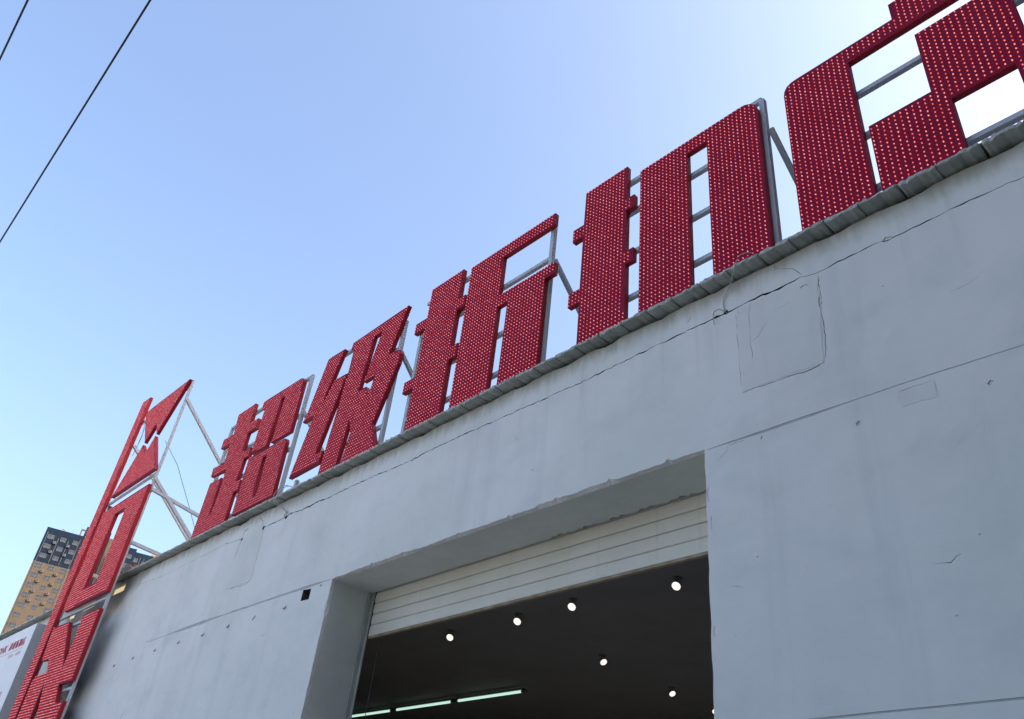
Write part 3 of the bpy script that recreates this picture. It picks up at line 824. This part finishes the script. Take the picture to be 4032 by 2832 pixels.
# ------------------------------------------------------------------ white board low on the wall at the far left
BY = -0.25
t = thing('sign_board', (-17.4, BY, 2.3), 'white sign board with small red lettering and grey side, left of the tall sign', 'sign')
q = MB(); q.box(-19.6, -15.26, BY, -0.004, 2.3, 4.89, 1); q.build('board_box', [M['board'], M['board_side']], t)
q = MB(); q.box(-19.598, -15.262, BY - .004, BY - .0005, 2.302, 4.888); q.build('board_face', M['board'], t)
# small copy of the same five characters
bx0, bx1, bz0, bz1 = -16.42, -15.54, 4.585, 4.715
cw = (bx1 - bx0) / 5
for k, key in enumerate(('chao', 'ji', 'zhe', 'kou', 'dian')):
    xs = [p[0] for P, H in GL[key] for p in P]; zs = [p[1] for P, H in GL[key] for p in P]
    sx = (cw * .88) / (max(xs) - min(xs)); sz = (bz1 - bz0) / (max(zs) - min(zs))
    fx = lambda p: (bx0 + k * cw + (p[0] - min(xs)) * sx, bz0 + (p[1] - min(zs)) * sz)
    q = MB()
    for P, H in GL[key]:
        q.prism([fx(p) for p in P], BY - .0065, BY - .0042, [fx(p) for p in H] if H else None, 0, 0)
    q.build('printed_character', M['board_red'], t)


def text_mesh(name, body, x0, x1, z0, z1, y, mat, parent, off=0.0):
    cu = bpy.data.curves.new(name, 'FONT'); cu.body = body; cu.offset = off; cu.resolution_u = 3
    ob = bpy.data.objects.new(name, cu); COL.objects.link(ob)
    dg = bpy.context.evaluated_depsgraph_get()
    me = bpy.data.meshes.new_from_object(ob.evaluated_get(dg))
    bpy.data.objects.remove(ob)
    vx = [v.co.x for v in me.vertices]; vy = [v.co.y for v in me.vertices]
    if not vx: return None
    sx = (x1 - x0) / (max(vx) - min(vx)); sz = (z1 - z0) / (max(vy) - min(vy)); mx, my = min(vx), min(vy)
    for v in me.vertices:
        v.co = (x0 + (v.co.x - mx) * sx, y, z0 + (v.co.y - my) * sz)
    me.materials.clear(); me.materials.append(mat)
    return put(name, me, parent)


text_mesh('printed_letters', 'ONK', -17.08, -16.55, 4.585, 4.715, BY - .0062, M['board_red'], t, 0.03)
q = MB(); q.box(-18.4, -15.55, BY - .006, BY - .0042, 4.533, 4.541); q.build('printed_line', M['board_pale'], t)
# second line: too faint to read, only its pale blocks show
for x0, n in ((-16.24, 4), (-15.84, 4)):
    q = MB()
    for k in range(n):
        xa = x0 + k * .07
        for dz in (0.0, .019, .038): q.box(xa, xa + .055, BY - .0062, BY - .0045, 4.442 + dz, 4.453 + dz)
    q.build('faint_print', M['board_pale'], t)
q = MB(); q.box(-16.6, -15.65, BY - .006, BY - .0042, 3.77, 3.87); q.build('printed_panel', M['board_pale'], t)

# ------------------------------------------------------------------ loose wires on the wall
def smooth(pts, n=6):
    P = [Vector(p) for p in pts]; out = []
    for i in range(len(P) - 1):
        p0 = P[max(i - 1, 0)]; p1 = P[i]; p2 = P[i + 1]; p3 = P[min(i + 2, len(P) - 1)]
        for k in range(n):
            u = k / n
            out.append(0.5 * ((2 * p1) + (p2 - p0) * u + (2 * p0 - 5 * p1 + 4 * p2 - p3) * u * u + (3 * p1 - p0 - 3 * p2 + p3) * u ** 3))
    out.append(P[-1]); return out


def wire(pts, label, mat, r, name='loose_wire', extra=None):
    q = MB(); q.tube(smooth(pts), r, 6)
    if extra: 
        for e in extra: q.tube(smooth(e), r, 6)
    return tag(q.build(name, mat, smooth=True), label, 'wire')


wire([(-2.02, 0.02, 5.212), (-2.06, -.09, 5.225), (-2.12, -.125, 5.21), (-2.16, -.125, 5.13), (-2.20, -.10, 5.08), (-2.25, -.04, 5.11), (-2.31, -.012, 5.06), (-2.33, -.010, 5.02), (-2.325, -.010, 4.96), (-2.32, .01, 4.935)],
     'thin pale wire hanging over the eave below the character 扣 into the wall crack', M['grey_wire'], .0032,
     extra=[[(-2.32, .01, 4.935), (-2.345, -.03, 4.955), (-2.385, -.035, 4.95), (-2.395, -.03, 4.91), (-2.395, -.025, 4.86)]])
wire([(-7.70, 0.0, 5.215), (-7.75, -.10, 5.235), (-7.85, -.13, 5.18), (-7.90, -.12, 5.10), (-7.88, -.07, 5.06), (-7.84, -.02, 5.01), (-7.80, -.006, 4.97)],
     'looped grey wires tied over the eave below the gap between 超 and 级', M['grey_wire'], .004,
     extra=[[(-7.72, .02, 5.215), (-7.80, -.09, 5.26), (-7.92, -.12, 5.24), (-8.0, -.12, 5.17), (-7.98, -.09, 5.10), (-7.88, -.03, 5.03), (-7.80, -.006, 4.97)],
            [(-7.80, -.01, 4.99), (-7.77, -.02, 4.96), (-7.80, -.02, 4.925), (-7.84, -.008, 4.93), (-7.83, -.015, 4.965), (-7.79, -.008, 4.99)]])

# overhead cables crossing the sky
def cable(y, z, label, r):
    pts = [(x, y + 0.006 * (-x - 5), z - 0.35 + 0.00035 * (x + 7.5) ** 2 + 0.35) for x in range(-46, 31, 4)]
    q = MB(); q.tube(pts, r, 8)
    return tag(q.build('overhead_cable', M['cable'], smooth=True), label, 'cable', 'overhead cables')


cable(-3.512, 7.6, 'long black overhead cable crossing the upper left sky', .0088)
cable(-4.262, 7.6, 'short stretch of black overhead cable in the top left corner', .0085)

# ------------------------------------------------------------------ rubble on the roof by the tall sign
t = thing('brick_heap', (-12.8, 0.12, ZU + .046), 'small heap of old bricks lying on the eave behind the tall sign', 'bricks')
zt = ZU + .046
bm_ = MB(); bm_.box(-.12, .12, -.055, .055, 0, .053); bme = bm_.mesh('brick', M['brick'])
for i, (xx, yy, zz, rz) in enumerate([(-12.95, .10, 0, .1), (-12.70, .12, 0, -.2), (-12.48, .10, 0, .05), (-12.88, .11, .055, -.1), (-12.62, .12, .055, .25), (-12.93, .11, .11, .15), (-12.70, .12, .11, 0), (-12.90, .12, .165, .1), (-12.92, .12, .22, -.1), (-12.66, .13, .165, -.1)]):
    o = put('brick', bme, t, (xx, yy, zt + zz)); o.rotation_euler = (0, 0, rz)
q = MB(); q.bar((-12.84, .02, zt + .16), (-12.42, .04, zt + .115), .10, .012, up=(0, 0.5, 1)); tag(q.build('metal_sheet', M['sheet']), 'blue grey metal sheet lying on the bricks behind the tall sign', 'sheet')
q = MB(); q.bar((-13.05, -.02, zt + .10), (-12.60, .0, zt + .04), .04, .03); tag(q.build('timber_offcut', M['timber']), 'pale timber offcut on the eave behind the tall sign', 'timber')

# ------------------------------------------------------------------ lamps in the shop
LP = [((-4.36, 2.13), 'warm round spotlight inside the shop, nearest the right jamb under the shutter', 0),
      ((-5.56, 2.07), 'warm round spotlight inside the shop, second from the right in the front row', 0),
      ((-6.38, 2.12), 'warm round spotlight inside the shop, third from the right in the front row', 0),
      ((-7.50, 2.14), 'warm round spotlight inside the shop, leftmost of the front row', 0),
      ((-6.57, 3.67), 'warm round spotlight inside the shop, just right of the lit tubes', 1),
      ((-6.73, 5.14), 'warm round spotlight deeper inside the shop, low near the right jamb', 1),
      ((-6.77, 6.09), 'warm round spotlight deep in the shop, half hidden by the right jamb', 1)]
for (lx, ly), lab, k in LP:
    p = Vector((lx, ly, 4.2))
    v = (CAMP - p).normalized()
    d = Vector((-0.55, -.15, -.8)).normalized() if k == 0 else Vector((0.1, .65, -.75)).normalized()
    nrm = (v + d * (0.72 if k == 0 else .85)).normalized()
    t = thing('spotlight', (lx, ly, 4.2), lab, 'spotlight', 'spotlights in the shop')
    q = MB(); q.tube([p - nrm * .004, p - nrm * .03], .0405, 18); q.build('lamp_can', M['interior'], t, smooth=False)
    q = MB(); q.tube([p + nrm * .004, p - nrm * .002], .039, 20); q.build('lens', M['lamp_lens'], t)
    q = MB(); q.tube([Vector((lx, ly, 4.27)) - Vector((nrm.x, nrm.y, 0)) * .03, Vector((lx, ly, 4.284)) - Vector((nrm.x, nrm.y, 0)) * .03], .040, 16); q.build('mounting_ring', M['interior'], t)
    ld = bpy.data.lights.new('spot_glow', 'SPOT'); ld.energy = 17; ld.spot_size = 1.8; ld.spot_blend = 0.6; ld.color = (1.0, .93, .87); ld.shadow_soft_size = .04
    lo_ = link(bpy.data.objects.new('spot_glow', ld)); lo_.parent = t
    lo_.location = (0, 0, -.07)
tx = [-8.45, -9.93, -11.42, -12.9]
tl = ['rightmost of three fluorescent tubes in line inside the shop', 'middle one of three fluorescent tubes in line inside the shop', 'leftmost of three fluorescent tubes in line inside the shop']
for k in range(3):
    a, b = tx[k] - .04, tx[k + 1] + .04
    t = thing('tube_light', ((a + b) / 2, 4.25, 4.2), tl[k], 'tube light', 'fluorescent tubes in the shop')
    q = MB(); q.tube([(a - .04, 4.25, 4.2), (b + .04, 4.25, 4.2)], .017, 10); q.build('tube', M['tube_glow'], t)
    for e in (a, b):
        q = MB(); q.tube([(e - .04, 4.25, 4.2), (e + .04, 4.25, 4.2)], .022, 10); q.build('end_cap', M['interior'], t)
    q = MB(); q.box(b, a, 4.235, 4.265, 4.222, 4.24); q.build('batten', M['interior'], t)
    q = MB(); q.tube([((a + b) / 2, 4.26, 4.25), ((a + b) / 2, 4.26, 4.285)], .006, 6); q.build('hanger', M['interior'], t)

# ------------------------------------------------------------------ apartment towers far behind
AZ = math.radians(168.16); DI = 292.0
U = Vector((math.cos(AZ), math.sin(AZ), 0)); RT = Vector((math.sin(AZ), -math.cos(AZ), 0))
RZ = math.atan2(RT.y, RT.x)
F0 = Vector((CAMP.x, CAMP.y, 0)) + U * DI


def tower_part(name, mb, mats, parent, at=(0, 0, 0)):
    o = bpy.data.objects.new(name, mb.mesh(name, mats) if isinstance(mb, MB) else mb)
    o.parent = parent; o.location = at
    return link(o)


def tower(name, label):
    t = thing(name, F0, label, 'building')
    t.rotation_euler = (0, 0, RZ)         # local x = right along the facade, y = depth away from viewer
    return t


def win_meshes(wd, ht, panes):
    q = MB(); b = .07
    q.box(-wd / 2, wd / 2, -.12, .02, -ht / 2, -ht / 2 + b); q.box(-wd / 2, wd / 2, -.12, .02, ht / 2 - b, ht / 2)
    q.box(-wd / 2, -wd / 2 + b, -.12, .02, -ht / 2 + b, ht / 2 - b); q.box(wd / 2 - b, wd / 2, -.12, .02, -ht / 2 + b, ht / 2 - b)
    for i in range(1, panes):
        xx = -wd / 2 + wd * i / panes; q.box(xx - b / 2, xx + b / 2, -.10, .02, -ht / 2 + b, ht / 2 - b)
    q.box(-wd / 2 + b, wd / 2 - b, -.09, .02, -ht * .18 - b / 2, -ht * .18 + b / 2)
    g_ = MB(); g_.box(-wd / 2 + b, wd / 2 - b, -.055, -.03, -ht / 2 + b, ht / 2 - b)
    return q.mesh('window', M['frame_white']), g_.mesh('pane', M['glass'])


W3 = win_meshes(1.95, 1.35, 3); W2 = win_meshes(1.6, 1.35, 2)
acm = MB(); acm.box(-.45, .45, -.55, -.12, -.32, .32); acm.box(-.5, .5, -.6, 0, -.40, -.34)
ACM = acm.mesh('air_conditioner', M['ac'])
fan = MB(); fan.tube([(-.1, -.555, 0), (-.1, -.575, 0)], .24, 14); FAN = fan.mesh('fan_grille', M['black'])

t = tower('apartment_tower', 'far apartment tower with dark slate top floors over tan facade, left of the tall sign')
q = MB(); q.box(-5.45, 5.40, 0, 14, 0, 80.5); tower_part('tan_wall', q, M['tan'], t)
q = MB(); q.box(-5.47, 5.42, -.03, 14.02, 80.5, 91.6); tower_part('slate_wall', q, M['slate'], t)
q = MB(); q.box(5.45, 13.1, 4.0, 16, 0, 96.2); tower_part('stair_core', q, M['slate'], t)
q = MB(); q.box(13.15, 14.2, 4.3, 16, 0, 94.5); tower_part('tan_fin', q, M['tan'], t)
for c in range(3):
    for r_ in range(13):
        z = 88.75 - 3.08 * r_
        m = W3 if c == 0 else W2
        off = -.03 if z > 80.5 else 0
        w_ = tower_part('window', m[0], None, t, ((-3.45, .25, 3.85)[c], off - .005, z)); 
        tower_part('pane', m[1], None, w_)
for xx, z in ((-1.87, 87.24), (-1.95, 84.19), (-1.97, 77.92), (-1.99, 74.75), (-2.04, 71.7), (-2.0, 68.7), (2.2, 87.2), (2.2, 84.23), (2.14, 77.9), (2.12, 74.8), (2.1, 71.76), (2.03, 68.74)):
    a_ = tower_part('air_conditioner', ACM, None, t, (xx, -.03 if z > 80 else 0, z)); tower_part('fan_grille', FAN, None, a_)
for xx, z0, z1 in ((-4.78, 40, 90.1), (4.86, 40, 90.2), (-1.2, 80.8, 89.0), (1.78, 80.8, 88.8)):
    q = MB(); q.tube([(xx, -.12, z0), (xx, -.12, z1)], .075, 6); tower_part('downpipe', q, M['ac'], t)
q = MB(); q.box(4.0, 4.4, .5, .9, 91.6, 93.9); q.box(4.4, 5.5, .5, .9, 93.5, 93.9); tower_part('roof_frame', q, M['tan'], t)
q = MB(); q.box(-1.36, -1.16, .5, 1, 91.6, 92.3); q.box(-.42, -.22, .5, 1, 91.6, 92.3); q.box(-1.36, -.22, .5, 1, 92.1, 92.3); tower_part('roof_frame', q, M['brick'], t)
q = MB(); q.tube([(2.0, 1, 91.6), (2.0, 1, 92.9)], .04, 5); tower_part('antenna', q, M['ac'], t)

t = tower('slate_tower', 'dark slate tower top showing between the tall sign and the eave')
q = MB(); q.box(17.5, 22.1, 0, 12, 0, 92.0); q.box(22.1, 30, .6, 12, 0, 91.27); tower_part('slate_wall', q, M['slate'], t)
q = MB(); q.box(27.3, 28.5, 1, 3, 91.27, 92.1); tower_part('roof_box', q, M['brick'], t)
for xx, z in ((20.4, 89.1), (20.4, 86.0), (22.6, 88.6), (25.6, 88.0)):
    w_ = tower_part('window', W2[0], None, t, (xx, (-.005 if xx < 22 else .595), z)); tower_part('pane', W2[1], None, w_)
for xx in (24.0, 25.2):
    q = MB(); q.tube([(xx, .48, 40), (xx, .48, 89.8)], .075, 6); tower_part('downpipe', q, M['ac'], t)
q = MB(); q.tube([(21.8, 1, 92), (21.8, 1, 93.2)], .04, 5); tower_part('antenna', q, M['ac'], t)
